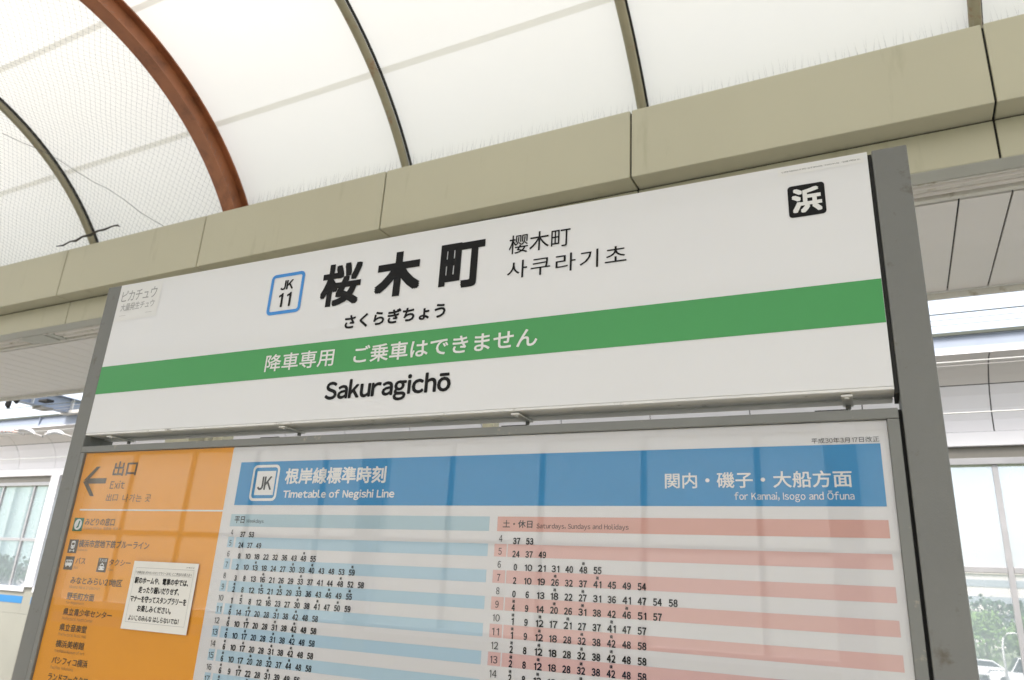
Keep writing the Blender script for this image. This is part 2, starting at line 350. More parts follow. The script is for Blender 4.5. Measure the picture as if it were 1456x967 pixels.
    MB().prism(R([(5.392, 4.172), (5.392, 4.205), (5.398, 4.205), (5.398, 4.172)]), 'x', xs[0], xs[-1]).build('edge_bead', M['alu'], c)
    k = 0
    for i in range(12):
        xa = 2.37-PJ*9+PJ*i
        MB().prism(R([(5.408, 4.128), (5.408, 4.34), (5.44, 4.34), (5.44, 4.128)]), 'x', xa+.0015, xa+PJ-.0015).build('edge_fascia', M['traywhite'], c)
    MB().prism(R([(3.2, 4.94), (3.2, 4.96), (5.5, 4.42), (5.5, 4.40)]), 'x', xs[0], xs[-1]).build('roof_sheet', M['beamgrey'], c)
canopy(1); canopy(-1)

# vaulted membrane roof
CY, CZ, RR = 1.1244, 3.5447, 2.718
XR, PR = .351, 2.118
def arc(r, deg): return (CY+r*math.cos(math.radians(deg)), CZ+r*math.sin(math.radians(deg)))
A0 = 29.
DS = math.degrees(.026/RR)
seams = [A0, 52.2, 76.2, 103.8, 127.8, 180-A0]
roof = empty('membrane_roof', (0, CY, CZ), label='translucent white membrane roof vaulted over the platform on curved ribs', cat='roof')
bays = [XR+PR*k for k in range(-8, 6)]
for i in range(len(bays)-1):
    for j in range(5):
        mb = MB(); N = 8; NX = 5; b = 0
        for a in range(N+1):
            for c in range(NX+1):
                sag = .022*math.sin(PI*c/NX); y, z = arc(RR-sag*.6, seams[j]+DS+(seams[j+1]-seams[j]-2*DS)*a/N)
                mb.v.append((bays[i]+(bays[i+1]-bays[i])*c/NX, y-CY, z-CZ))
        for a in range(N):
            for c in range(NX):
                q = a*(NX+1)+c; mb.f.append((q, q+1, q+NX+2, q+NX+1)); mb.m.append(0)
        mb.build('membrane_panel', M['membrane'], roof, smooth=True)
for j in range(1, 5):
    for i in range(len(bays)-1):
        mb = MB(); da = DS
        for c in range(6):
            sag = .022*math.sin(PI*c/5)*.6
            for aa in (-da, da):
                y, z = arc(RR-sag, seams[j]+aa); mb.v.append((bays[i]+(bays[i+1]-bays[i])*c/5, y-CY, z-CZ))
        for c in range(5): mb.f.append((2*c, 2*c+1, 2*c+3, 2*c+2)); mb.m.append(0)
        mb.build('seam', M['seam'], roof)
def arc_prism(prof, x, n=40, a0=A0-3, a1=180-A0+3):   # prof: (dx, r) closed
    mb = MB(); m = len(prof)
    for i in range(n+1):
        a = a0+(a1-a0)*i/n
        for dx, r in prof: y, z = arc(r, a); mb.v.append((x+dx, y-CY, z-CZ))
    for i in range(n):
        for k in range(m): mb.f.append((i*m+k, i*m+(k+1) % m, (i+1)*m+(k+1) % m, (i+1)*m+k)); mb.m.append(0)
    return mb
for k in range(-8, 6):
    x = XR+PR*k
    if k in (-2, -7, 4):
        x += .15 if k == -2 else 0; fw, t = .076, .014; ro, ri = RR-.012, RR-.215; wb = .007
        arc_prism([(-fw, ro), (fw, ro), (fw, ro-t), (wb, ro-t), (wb, ri+t), (fw, ri+t), (fw, ri), (-fw, ri), (-fw, ri+t), (-wb, ri+t), (-wb, ro-t), (-fw, ro-t)], x, 44).build('main_rib', M['rust'], roof)
    else:
        cx = [(math.cos(2*PI*q/8)*.036, RR-.05+math.sin(2*PI*q/8)*.036) for q in range(8)]
        arc_prism(cx, x).build('tube_rib', M['rib'], roof, smooth=True)
        arc_prism([(.030, RR-.028), (.044, RR-.028), (.044, RR-.006), (.030, RR-.006)], x).build('clamp_strip', M['gap'], roof)

for k in range(-4, 4):
    x = XR+PR*k+(.15 if k == -2 else 0); w_ = .14 if k == -2 else .075
    f = MB().box(x-w_, x+w_, 3.20, 3.44, 4.936, 4.952).build('foot_plate', M['rust'] if k == -2 else M['rib'], roof, bevel=.003)
    f.location = (0, -CY, -CZ)
    for dx in (-w_*.7, w_*.7): MB().tube([(x+dx, 3.22, 4.952), (x+dx, 3.22, 4.972)], .011, 6).build('bolt', M['wire'], f)
# bird spikes on the beam, bird net, stick caught in it
mb = MB(); x = -3.4
while x < 4.6:
    for q in range(2):
        bx = x+random.uniform(-.008, .008); tilt = random.uniform(-.02, .02); ty = random.uniform(-.03, .03)
        h = random.uniform(.10, .165); b = len(mb.v); r = .0007
        mb.v += [(bx-r, 3.13, 4.93), (bx+r, 3.13, 4.93), (bx, 3.132+r, 4.93), (bx+tilt, 3.13+ty, 4.93+h)]
        mb.f += [(b, b+1, b+3), (b+1, b+2, b+3), (b+2, b, b+3)]; mb.m += [0]*3
    x += .042
tag(mb.build('bird_spikes', M['wire']), 'fine wire bird spikes along the top edge of the beige beam', 'bird spikes', kind='stuff')
mb = MB()
def netpt(x, t, wob=0):    # t: arc length from the beam upwards
    r = RR-.20-.04*math.sin(x*2.3)-.03*math.sin(t*3+x)
    a = math.degrees((t)/RR)+33
    y, z = arc(r, a); return (x+.012*math.sin(t*9+x*3), y, z)
sp = .052
def netline(x0, dirn):
    pts = []; T = 4.6; n = 64
    for i in range(n+1):
        t = T*i/n; x = x0+dirn*t*.95
        if -13.2 < x < -3.66: pts.append(netpt(x, t))
        elif pts: break
    if len(pts) > 1: mb.tube(pts, .00095, 3, False)
x = -13.2-4.5
while x < -4.0+4.5:
    netline(x, 1); netline(x, -1); x += sp*1.35
tag(mb.build('bird_net', M['netwire']), 'fine diamond bird net stretched under the roof left of the brown rib', 'net', kind='stuff')
rp = [netpt(-13+.35*i, .9*(1-i/26)+.02*math.sin(i*2.1)) for i in range(27)]
rp2 = [netpt(-4.35-.17*i, -.12+.15*i+.02*math.sin(i*1.7)) for i in range(12)]
tag(MB().tube(rp2, .003, 5).build('net_cord', M['netrope'], smooth=True), 'thin dark cord sagging along the lower hem of the bird net', 'cord')
st = [(-6.25, 3.06, 4.985), (-6.13, 3.06, 4.975), (-6.0, 3.05, 4.995), (-5.9, 3.05, 4.985), (-5.78, 3.04, 5.01), (-5.66, 3.05, 5.012), (-5.55, 3.05, 5.04), (-5.44, 3.05, 5.035), (-5.33, 3.06, 5.06), (-5.24, 3.06, 5.055), (-5.20, 3.06, 5.03)]
tag(MB().tube(st, [.005, .010, .008, .014, .011, .016, .011, .012, .008, .010, .005], 5).build('dry_stick', M['rope']), 'dark crooked stick lying on the beige beam by the leftmost thin rib', 'stick')

# canopy columns seen through the slit between the two boards
def column(x, w, lab, tubes=False):
    e = empty('canopy_column', (x, 3.33, 0), label=lab, cat='column')
    MB().box(-w/2, w/2, -w/2, w/2, 0, 4.13).build('shaft', M['beam'], e, bevel=.006)
    MB().box(-w/2-.06, w/2+.06, -w/2-.06, w/2+.06, 0, .02).build('base_plate', M['beamgrey'], e, bevel=.003)
    if tubes: 
        MB().tube([(w/2+.06, 0, .0), (w/2+.06, 0, 4.12)], .028, 10).build('down_pipe', M['beam'], e, smooth=True)
column(-.77, .09, 'slim beige canopy column seen through the slit under the name board, right one')
column(-3.82, .30, 'broad beige canopy column with a pipe, seen under the left end of the name board', True)
column(-3.42, .12, 'slim beige canopy column just right of the broad one under the name board')

# walls across the tracks
YW = 9.3
prof = [(8.56, 4.60), (8.72, 4.585), (8.87, 4.54), (9.02, 4.44), (9.10, 4.365)], [(9.105, 4.355), (9.19, 4.25), (9.26, 4.10), (9.295, 3.96), (9.30, 3.82)]
def wall(s):
    side = 'across the track beyond the sign' if s > 0 else 'across the track behind the viewer'
    e = empty('station_wall', (0, my(YW, s), 0), label='white station wall with windows and curved cladding '+side, cat='wall')
    def q(pts): return [((y-YW)*s, z) for y, z in pts]
    L, Rr = -28.0, 10.0
    p0 = 2.87-1.4195*22
    first = None
    for nm, pr, m in (('upper_panel', prof[0], M['wallu']), ('curved_panel', prof[1], M['wallp'])):
        o = None
        pp = q(pr)+[(a+.03*s, b+.01) for a, b in q(pr)[::-1]]
        for k in range(27):
            if o is None:
                o = MB().prism(pp, 'x', .007, 1.4195-.007).build(nm, m, e, bevel=0); o.location.x = p0+1.4195*k
            else: dup(o, e, (p0+1.4195*k, 0, 0))
    bk = q([(8.58, 4.57), (8.88, 4.50), (9.12, 4.30), (9.27, 4.05), (9.315, 3.80)])
    MB().prism([(a+.022*s, b+.004) for a, b in q(prof[0])+q(prof[1])]+[(.2*s, 3.8), (.2*s, 4.604)], 'x', L, Rr).build('backing', M['gap'], e)
    MB().box(L, Rr, *sorted((-.03*s, .2*s)), 3.64, 3.812).build('white_band', M['wwhite'], e, bevel=.004)
    MB().box(L, Rr, *sorted((.03*s, .2*s)), 3.50, 3.638).build('window_header', M['whead'], e)
    MB().box(L, Rr, *sorted((.0*s, .2*s)), 3.42, 3.498).build('header_rail', M['walu'], e, bevel=.004)
    xx = L; lp = None
    while xx < Rr:
        if lp is None: lp = MB().box(.004, 1.4155, *sorted((0, .17*s)), -1.1, .648).build('lower_panel', M['walll'], e, bevel=.003); lp.location.x = xx
        else: dup(lp, e, (xx, 0, 0))
        xx += 1.4195
    MB().box(L, Rr, *sorted((.02*s, .22*s)), ZG, -.9).build('footing', M['concrete'], e)
    for k in range(-3, 5):
        xj = -15.38+5.68*k
        if xj > Rr: break
        zs = .75 if k >= 3 else 1.20
        xe = min(xj+5.68, Rr)
        MB().box(xj+.157, xe-.157, *sorted((-.035*s, .2*s)), zs-.1, zs).build('sill', M['wwhite'], e, bevel=.006)
        if k < 3:
            MB().box(xj-.155, xj+.155, *sorted((.0*s, .17*s)), .652, 1.198).build('pier_panel', M['walll'], e)
            MB().box(xj+.157, xe-.157, *sorted((.0*s, .17*s)), .652, 1.098).build('sill_panel', M['walll'], e)
            MB().box(xj+.157, xe-.157, *sorted((-.005*s, .0*s-.001*s)), .861, 1.006).build('blue_stripe', M['wblue'], e)
        MB().box(xj-.155, xj+.155, *sorted((-.05*s, .2*s)), (.652 if k >= 3 else 1.202), 3.636).build('jamb', M['wwhite'], e, bevel=.006)
        edges = [xj+.155]+[xj+1.16+1.233*j for j in range(4)]+[xj+5.68-.155]
        for j in range(1, 5):
            x = edges[j]
            MB().box(x-.03, x+.03, *sorted((.03*s, .09*s)), zs+.002, 3.418).build('mullion', M['walu'], e, bevel=.003)
        for j in range(5):
            a = edges[j]+(.032 if j else .002); b = edges[j+1]-(.032 if j < 4 else .002)
            fr = MB().box(a, b, *sorted((.025*s, .085*s)), 2.17, 2.235).build('transom', M['walu'], e, bevel=.003)
            for z0, z1 in ((zs+.002, 2.168), (2.237, 3.418)):
                MB().box(a, b, *sorted((.055*s, .061*s)), z0, z1).build('window_pane', M['winglass'], e)
    # steel beam on top of the wall
    b = empty('steel_beam', (0, my(8.6, s), 4.61), label='long blue grey steel beam along the top of the wall '+side, cat='beam')
    H = .27
    MB().prism([(0, 0), (.20*s, 0), (.20*s, H), (.06*s, H), (.045*s, H-.03), (.03*s, .10), (0, .02)], 'x', L, Rr).build('beam_profile', M['steel'], b)
    MB().box(L, Rr, *sorted((-.012*s, -.002*s)), -.012, .018).build('white_lip', M['wwhite'], b)
    MB().box(L, Rr, *sorted((-.002*s, .03*s)), H-.03, H+.01).build('dark_edge', M['cabled'], b)
    for i in range(14):
        MB().box(L+1.2+2.84*i, L+1.215+2.84*i, *sorted((.0*s, .04*s)), .021, H-.031).build('stiffener', M['steel'], b)
wall(1); wall(-1)
# cross girder on the left from the canopy to the wall
g = empty('cross_girder', (-14.35, 5.5, 4.86), label='blue grey steel girder crossing over the track at far left', cat='girder')
MB().prism([(-.12, 0), (.12, 0), (.12, .015), (.01, .015), (.01, .31), (.12, .31), (.12, .325), (-.12, .325), (-.12, .31), (-.01, .31), (-.01, .015), (-.12, .015)], 'y', 0, 3.3).build('girder_profile', M['steel'], g)
for i in range(4): MB().box(-.11, .11, .5+.85*i, .515+.85*i, .016, .309).build('stiffener', M['cable'], g)
MB().box(-.16, .16, 2.35, 2.62, -.05, -.002).build('splice_plate', M['whead'], g)
MB().box(-.2, .5, 2.98, 3.24, -.02, .05).build('bracket', M['traywhite'], g)
# overhead wires over the track
def wirex(y, z, r, m, lab, sag=.02):
    pts = [(-26+36*i/24, y, z+sag*math.sin(i*.7)) for i in range(25)]
    tag(MB().tube(pts, r, 6).build('overhead_wire', m, smooth=True), lab, 'wire')
wirex(7.2, 4.105, .0065, M['cable'], 'upper pale overhead wire of the close pair in front of the curved wall panels', 0)
wirex(7.2, 4.062, .005, M['wire'], 'thin grey overhead wire just under the upper pale one', 0)
wirex(7.2, 3.575, .0065, M['cable'], 'pale overhead wire lowest of all in front of the white curved panels', 0)
wirex(7.2, 4.63, .007, M['cabled'], 'dark overhead wire against the sky strip, topmost', 0)
wirex(7.3, 4.60, .004, M['wire'], 'thin grey overhead wire against the sky strip, middle one', 0)
wirex(7.3, 4.54, .004, M['wire'], 'thin grey overhead wire against the sky strip, lowest one', 0)
def insul(x0, x1, z0, z1, y, lab, pink):
    e = empty('wire_insulator', (x0, y, z0), label=lab, cat='insulator')
    n = 9; dx = (x1-x0); pts = [(dx*i/16, 0, (z1-z0)*i/16+.05*math.sin(PI*i/16)) for i in range(17)]
    MB().tube(pts, .018, 8).build('rod', M['insulp'] if pink else M['insul'], e, smooth=True)
    for i in range(3, 14, 2):
        p = pts[i]; MB().tube([(p[0]-.014, 0, p[2]), (p[0], 0, p[2]), (p[0]+.014, 0, p[2])], [.018, .042, .018], 10).build('shed', M['insul'], e, smooth=True)
    MB().tube([pts[-1], (pts[-1][0]+.25, 0, pts[-1][2]-.06)], .018, 6).build('clevis', M['wire'], e)
insul(-14.6, -13.6, 4.10, 4.12, 7.2, 'pink ribbed insulator on the overhead wire at the far left edge', True)
insul(-13.55, -12.9, 4.16, 4.04, 7.15, 'white ribbed insulator on the overhead wire beside the pink one', False)
insul(-12.5, -11.9, 4.0, 3.98, 7.1, 'white ribbed insulator on the overhead wire beside the left sign post', False)
for i, (x, z, w) in enumerate(((-14.2, 4.72, .06), (-13.95, 4.80, .07))):
    tag(MB().tube([(x, 7.2, z+.16), (x+.02, 7.2, z+.08), (x, 7.2, z), (x+.05, 7.2, z-.07)], [.03, w*.8, w, .03], 8).build('wire_hanger', M['gap'], smooth=True), ('left' if i == 0 else 'right')+' of two black wire clamps hanging against the sky at far left', 'clamp')
tag(MB().box(-13.1, -12.82, 7.15, 7.3, 4.69, 4.74).build('wire_clamp', M['gap'], bevel=.01), 'flat black clamp hanging under the blue grey cross girder', 'clamp')

# ================================================================== CITY OUTSIDE THE WINDOWS
def tree(x, y, h, r, lm, lab, grp, n=1500, seed=0):
    rnd = random.Random(seed); e = empty('tree', (x, y, ZG), label=lab, cat='tree', group=grp)
    t = MB(); t.tube([(0, 0, 0), (.05, .02, h*.3), (.0, .06, h*.6), (.05, 0, h*.85)], [h*.035, h*.025, h*.016, .02], 8)
    for i in range(7):
        a = i*2.4; z0 = h*(.3+.07*i); t.tube([(0, 0, z0), (math.cos(a)*r*.4, math.sin(a)*r*.4, z0+h*.13), (math.cos(a)*r*.75, math.sin(a)*r*.75, z0+h*.2)], [h*.014, h*.009, .01], 5)
    t.build('trunk', M['bark'], e, smooth=True)
    c = MB(); cl = []
    for i in range(26):
        a = rnd.uniform(0, 2*PI); zz = rnd.uniform(.32, .95); rr = r*math.sqrt(max(.05, 1-((zz-.6)/.42)**2))*rnd.uniform(.3, .95)
        cl.append((math.cos(a)*rr, math.sin(a)*rr, h*zz, r*rnd.uniform(.2, .38)))
    for i in range(n):
        q = cl[i % 26]; d = Vector((rnd.gauss(0, 1), rnd.gauss(0, 1), rnd.gauss(0, .8))).normalized()*q[3]*rnd.uniform(.6, 1.05)
        p = Vector(q[:3])+d; s_ = rnd.uniform(.07, .15)*(r/2.2); u = Vector((rnd.gauss(0, 1), rnd.gauss(0, 1), rnd.gauss(0, 1))).normalized(); w = u.cross(Vector((rnd.gauss(0, 1), rnd.gauss(0, 1), rnd.gauss(0, 1)))).normalized()
        c.poly([p-u*s_*1.4, p-w*s_, p+u*s_*1.4, p+w*s_])
    c.build('crown', lm, e)
G1 = 'bright green street trees outside the windows'
for i, (x, y, h, r) in enumerate(((6.4, 58, 4.6, 2.6), (10.6, 60, 4.3, 2.4), (2.0, 60, 4.5, 2.6), (14.8, 62, 4.7, 2.6), (-2.6, 62, 4.4, 2.5))):
    tree(x, y+15, h+.2, r, M['leafA'], 'bright green bushy street tree outside the right windows, '+('middle one', 'second from the right', 'second from the left', 'rightmost', 'leftmost')[i], G1, seed=i)
for i in range(9):
    tree(-6+5.2*i, 112+random.uniform(-3, 3), 6.3+random.uniform(-.6, .6), 3.6, M['leafB'], 'dark green tree before the pale building, %s in the far row' % ('first from the left', 'second from the left', 'third from the left', 'fourth from the left', 'middle one', 'fourth from the right', 'third from the right', 'second from the right', 'rightmost')[i], 'dark trees of the far row', seed=20+i, n=900)
for i, (x, y) in enumerate(((-58, 32.5), (-63, 33.5))):
    tree(x, y, 4.9, 2.4, M['leafB'], ('leafy tree standing before the teal building outside the left window, right one', 'leafy tree standing before the teal building outside the left window, left one')[i], 'trees before the teal building', seed=40+i)
b = empty('office_building', (15, 165, ZG), label='long pale building with horizontal window bands far outside the right windows', cat='building')
MB().box(-60, 45, 0, 20, 0, 12.5).build('body', M['fac'], b)
for k in range(4): MB().box(-59.5, 44.5, -.12, -.02, 1.6+2.9*k, 2.8+2.9*k).build('window_band', M['facband'], b)
MB().box(-60.3, 45.3, -.3, 20.3, 12.5, 12.9).build('parapet', M['fac'], b)
b = empty('teal_building', (-92, 46, ZG), rz=math.radians(38), label='pale teal building with vertical fins outside the left window', cat='building')
MB().box(-24, 30, 0, 16, 4.2, 19).build('upper_wall', M['teal'], b)
MB().box(-24, 30, .3, 16, 0, 4.18).build('lower_wall', M['fac'], b)
fin = MB().box(-.12, .12, -.35, -.02, 4.2, 18.9).build('fin', M['tealfin'], b); fin.location.x = -23.5
for i in range(1, 34): dup(fin, b, (-23.5+1.6*i, 0, 0))
# street lamp with curved head, cars
L = empty('street_lamp', (7.15, 64, ZG), label='curved pale street lamp outside the right window', cat='street lamp')
MB().tube([(0, 0, 0), (0, 0, 2.6), (.1, 0, 3.2), (.4, 0, 3.55), (.8, 0, 3.6), (1.2, 0, 3.5)], [.09, .07, .06, .05, .05, .05], 8).build('pole', M['cable'], L, smooth=True)
MB().box(1.15, 1.6, -.12, .12, 3.42, 3.52).build('lamp_head', M['cable'], L, bevel=.03)
def car(x, y, m, lab, l=4.4, h=1.5, rz=0):
    e = empty('parked_car', (x, y, ZG), rz=rz, label=lab, cat='car')
    p = [(-l/2, .35), (-l/2, .8), (-l/2+.15, .95), (-l*.22, 1.0), (-l*.1, h-.03), (l*.1, h), (l*.3, h-.05), (l*.45, 1.0), (l/2, .9), (l/2, .35)]
    MB().prism(p, 'y', -.85, .85).build('body', m, e, bevel=.06)
    MB().prism([(-l*.2, 1.03), (-l*.1, h-.1), (l*.29, h-.12), (l*.41, 1.03)], 'y', -.865, .865).build('side_window', M['glassd'], e)
    MB().prism([(-l*.245, 1.03), (-l*.125, h-.08), (-l*.115, h-.08), (-l*.235, 1.03)], 'y', -.7, .7).build('windscreen', M['glassd'], e)
    for wx in (-l*.31, l*.31):
        for wy in (-.8, .8): MB().tube([(wx, wy-.1, .33), (wx, wy+.1, .33)], .33, 16).build('wheel', M['tyre'], e)
    for wy in (-.6, .6): MB().box(-l/2-.01, -l/2+.05, wy-.15, wy+.15, .68, .8).build('headlight', M['wwhite'], e)
    return e
car(8.6, 66, M['carwhite'], 'white van at the bottom right corner outside the window', 4.8, 2.0)
car(3.2, 69, M['cargrey'], 'grey car on the road outside the right window', rz=PI)
car(5.6, 71.5, M['carwhite'], 'small white car on the road behind the grey one')

# ================================================================== THE STATION SIGN (local frame: x along the board, y=0 the face, z up; ZT = top of the board)
ZT = 2.351
AL = math.radians(1.6)
def to_world(x, y): dx, dy = x-CAM[0], y-CAM[1]; return (CAM[0]+dx*math.cos(AL)-dy*math.sin(AL), CAM[1]+dx*math.sin(AL)+dy*math.cos(AL))
ox, oy = to_world(0, 0)
sign = empty('station_sign', (ox, oy, 0), rz=AL, label='station name board over a timetable case between two grey posts', cat='station sign')
YS = .0035; KK = (YS+1.18718)/(.0488+1.18718)
def TX(x): return CAM[0]+(x-CAM[0])*KK
def TZ(z): return ZT-.72104+(z+.72104)*KK
def TB(x0, x1, z0, z1): return (TX(x0), TX(x1), TZ(z0), TZ(z1))
D = .08
for x0, x1 in ((-.051, -.001), (1.8065, 1.858)):
    MB().box(x0, x1, 0, D, 0, ZT+.001).build('post', M['post'], sign, bevel=.002)
    MB().box(x0-.05, x1+.05, -.05, D+.05, 0, .012).build('base_plate', M['post'], sign, bevel=.002)
# name board
nb = MB().box(0, 1.8, 0, .049, ZT-.4, ZT).build('name_board', M['board'], sign, bevel=.0008)
MB().box(1.8005, 1.806, .004, .07, ZT-.41, ZT-.004).build('board_gap_shade', M['gap'], sign)  # near-black strip paints the shade in the gap between board and right post
MB().box(.002, 1.798, .0505, D, ZT-.398, ZT-.002).build('rear_board', M['board'], sign, bevel=.0008)
box('bottom_rail', M['alu'], .0, 1.8, .0008, .0485, ZT-.4045, ZT-.4005, sign)
box('rear_rail', M['alu2'], .002, 1.798, .0515, D-.001, ZT-.4065, ZT-.4, sign)
for x in (.080, .628, 1.180, 1.735):
    c = MB().box(x-.008, x+.008, .006, .074, ZT-.4105, ZT-.4075).build('clip', M['alu2'], sign, bevel=.0008)
    MB().tube([(x, .014, ZT-.4105), (x, .014, ZT-.4125)], .0035, 8).build('screw', M['alu'], c)
    MB().tube([(x, .064, ZT-.4105), (x, .064, ZT-.4165)], .004, 8).build('screw', M['post'], c)
ALL = '桜木町さくらぎちょう樱사쿠라기초降車専用ご乗車はできません浜大量発生チュウ！ピカ出口나가는곳みどりの窓口售票处매표소横浜市営地下鉄ブルーラインバスタクシーみなとみらい地区野毛方面県立青少年センター音楽堂美術館パシフィコランドマークタワー根岸線標準時刻関内・磯子大船平成月日改正土休駅のホームや、電車の中では走ったり騒いだりせずマナーを守ってスタンプラリーお楽しみください。よいこのみんなはしらないでね東本ポケモンスタンプラリーにご参加のお客さまへ」「©'
load_glyphs(ALL+''.join(FW.values()))
_cache[FW['1']] = (np.array([(.22, 0), (.30, 0), (.30, .73), (.24, .73), (.22, .69), (.08, .62), (.08, .545), (.22, .60)]), [(0, 1, 2, 3, 4, 7), (4, 5, 6, 7)])
_cache[FW['I']] = (np.array([(.10, 0), (.19, 0), (.19, .73), (.10, .73)]), [(0, 1, 2, 3)])
yb = -.0006
def PB(name, m, x0, x1, z0, z1, dy=0): return rect(name, m, x0, x1, ZT+z0, ZT+z1, yb-dy, nb)
PB('green_band', M['green'], .0005, 1.7995, -.3000, -.2275)
def TXT(s, x0, x1, z0, z1, m, bold=0, gap=.09, adv=1.0, dy=.0004, sq=False): return text(s, (x0, x1, ZT+z0, ZT+z1), yb-dy, m, nb, bold, gap=gap, adv=adv, sq=sq)
TXT('桜', .6865, .7945, -.1465, -.0440, M['ink'], .0034, sq=True)
TXT('木', .8330, .9470, -.1430, -.0400, M['ink'], .0046, sq=True)
TXT('町', .9935, 1.0965, -.1445, -.0420, M['ink'], .0040, sq=True)
TXT('さくらぎちょう', .7655, 1.0165, -.2045, -.1715, M['ink'], .0011)
TXT('樱木町', 1.1505, 1.2805, -.0875, -.0465, M['ink'], .0001)
TXT('사쿠라기초', 1.1495, 1.3915, -.1405, -.1030, M['ink'])
TXT('降車専用', .5590, .7500, -.2845, -.2445, M['white'], .0005, dy=.0008)
TXT('ご乗車はできません', .8020, 1.2215, -.2850, -.2460, M['white'], .0007, dy=.0008)
o = TXT('Sakuragichō', .7390, 1.0430, -.3705, -.3175, M['ink'], .0015, gap=.085)
o_ = rrect(.5345, .6335, ZT-.1475, ZT-.0465, .012); i_ = rrect(.5425, .6255, ZT-.1395, ZT-.0545, .005)
ring('route_outline', M['jkblue'], o_, i_, yb-.0004, nb)
TXT('JK', .5655, .6030, -.0880, -.0640, M['ink'], .0008)
TXT('11', .5655, .6020, -.1305, -.0955, M['ink'], .0010, gap=.16)
flat('area_mark', M['ink'], rrect(1.6735, 1.7315, ZT-.1010, ZT-.0415, .006), yb-.0003, nb)
TXT('浜', 1.6795, 1.7260, -.0945, -.0480, M['white'], .0017, dy=.0007, sq=True)
PB('logo_sticker', M['sticker'], .004, .160, -.104, -.006, .0001)
TXT('ピカチュウ', .0135, .1450, -.0505, -.0195, M['ink4'], adv=.92)
TXT('大量発生チュウ', .0190, .1440, -.0770, -.0560, M['ink4'], adv=.95)
PB('logo_rule', M['ink4'], .020, .045, -.0905, -.0898, .0004); PB('logo_rule', M['ink4'], .118, .142, -.0905, -.0898, .0004)
PB('copyright_strip', M['sticker'], 1.660, 1.794, -.0190, -.0055, .0001)
TXT('©2018 Pokémon. ©1995-2018 Nintendo/Creatures Inc. /GAME FREAK inc.', 1.6665, 1.7895, -.0132, -.0098, M['ink2'], gap=.12)

# timetable case
ft, fb = ZT-.4335, ZT-1.42
fr = empty('timetable_case', (0, 0, 0)); fr.parent = sign
def frbar(x0, x1, z0, z1): return MB().box(x0, x1, -.003, .079, z0, z1).build('frame_bar', M['frame'], fr, bevel=.0015)
frbar(.0030, 1.8015, ft-.0155, ft); frbar(.0030, 1.8015, fb, fb+.0155); frbar(.0030, .0168, fb+.0158, ft-.0158); frbar(1.7855, 1.8015, fb+.0158, ft-.0158)
MB().box(-.0005, .0025, .01, .07, fb, ft).build('side_gap', M['gap'], fr); MB().box(1.802, 1.806, .01, .07, fb, ft).build('side_gap', M['gap'], fr)
for x, w in ((.60, .05), (1.18, .05), (1.712, .047)): MB().box(x-w/2, x+w/2, .004, .03, ft+.0003, ft+.0028).build('hinge_cap', M['gap'], fr)
MB().box(.0170, 1.7852, .0055, .075, fb+.016, ft-.016).build('back_panel', M['sheet'], fr)
MB().box(.0170, 1.7852, .0003, .0015, fb+.016, ft-.016).build('cover_pane', M['pane'], fr)
sheet = MB().box(TX(.457), 1.785, YS+.0004, YS+.0012, fb+.017, ft-.0165).build('timetable_sheet', M['sheet'], fr)
osh = MB().box(.0172, TX(.4575)-.0002, YS+.0004, YS+.0012, fb+.017, ft-.0165).build('guide_sheet', M['orange'], fr)
y1 = YS; y2 = YS-.0005
def SR(name, m, x0, x1, z0, z1, p=None, y=None): return rect(name, m, TX(x0), TX(x1), TZ(z0), TZ(z1), y1 if y is None else y, p or sheet)
def ST(s, x0, x1, z0, z1, m, bold=0, gap=.09, adv=1.0, p=None): return text(s, TB(x0, x1, z0, z1), y2, m, p or sheet, bold, gap=gap, adv=adv)
SR('banner', M['blue'], .4870, 1.7742, -.5689, -.4749)
ST('根岸線標準時刻', .6210, .8815, -.5250, -.4905, M['white'], .0010)
ST('Timetable of Negishi Line', .6225, .9060, -.5585, -.5370, M['white'], .0006)
ST('関内・磯子・大船方面', 1.4450, 1.7310, -.5405, -.5145, M['white'], .0004)
ST('for Kannai, Isogo and Ōfuna', 1.5570, 1.7320, -.5625, -.5455, M['white'], .0001)
ST('平成30年3月17日改正', 1.6778, 1.7736, -.4725, -.4640, M['ink2'], adv=1.02)
oo = [(TX(.5270), TX(.6035), TZ(-.5600), TZ(-.4822))][0]
ring('route_outline', M['white'], rrect(*oo, .011), rrect(oo[0]+.0055, oo[1]-.0055, oo[2]+.0055, oo[3]-.0055, .007), y2, sheet)
SR('route_plate', M['white'], .5402, .5933, -.5475, -.4957, y=y2)
text('JK', TB(.5465, .5865, -.5370, -.5075), y2-.0005, M['ink2'], sheet, .0008)
SR('weekday_header', M['lblue2'], .4843, 1.1200, -.6143, -.5884)
ST('平日', .4965, .5255, -.6075, -.5930, M['ink2'], .0002); ST('Weekdays', .5310, .5800, -.6085, -.5985, M['ink2'])
SR('holiday_header', M['pink2'], 1.1365, 1.7742, -.6143, -.5884)
ST('土・休日', 1.1478, 1.2062, -.6080, -.5945, M['ink2'], .0002); ST('Saturdays, Sundays and Holidays', 1.2145, 1.3825, -.6105, -.5995, M['ink2'])
for h in range(5, 25, 2):
    zt = -.6366-(h-5)*.02245; zb_ = zt-.0217
    if h == 23: pass
    SR('hour_cell', M['lblue'], .4868, .5035, zb_, zt); SR('row_band', M['lblue'], .5096, 1.1200, zb_, zt)
    SR('hour_cell', M['pink'], 1.1333, 1.1575, zb_, zt); SR('row_band', M['pink'], 1.1600, 1.7742, zb_, zt)
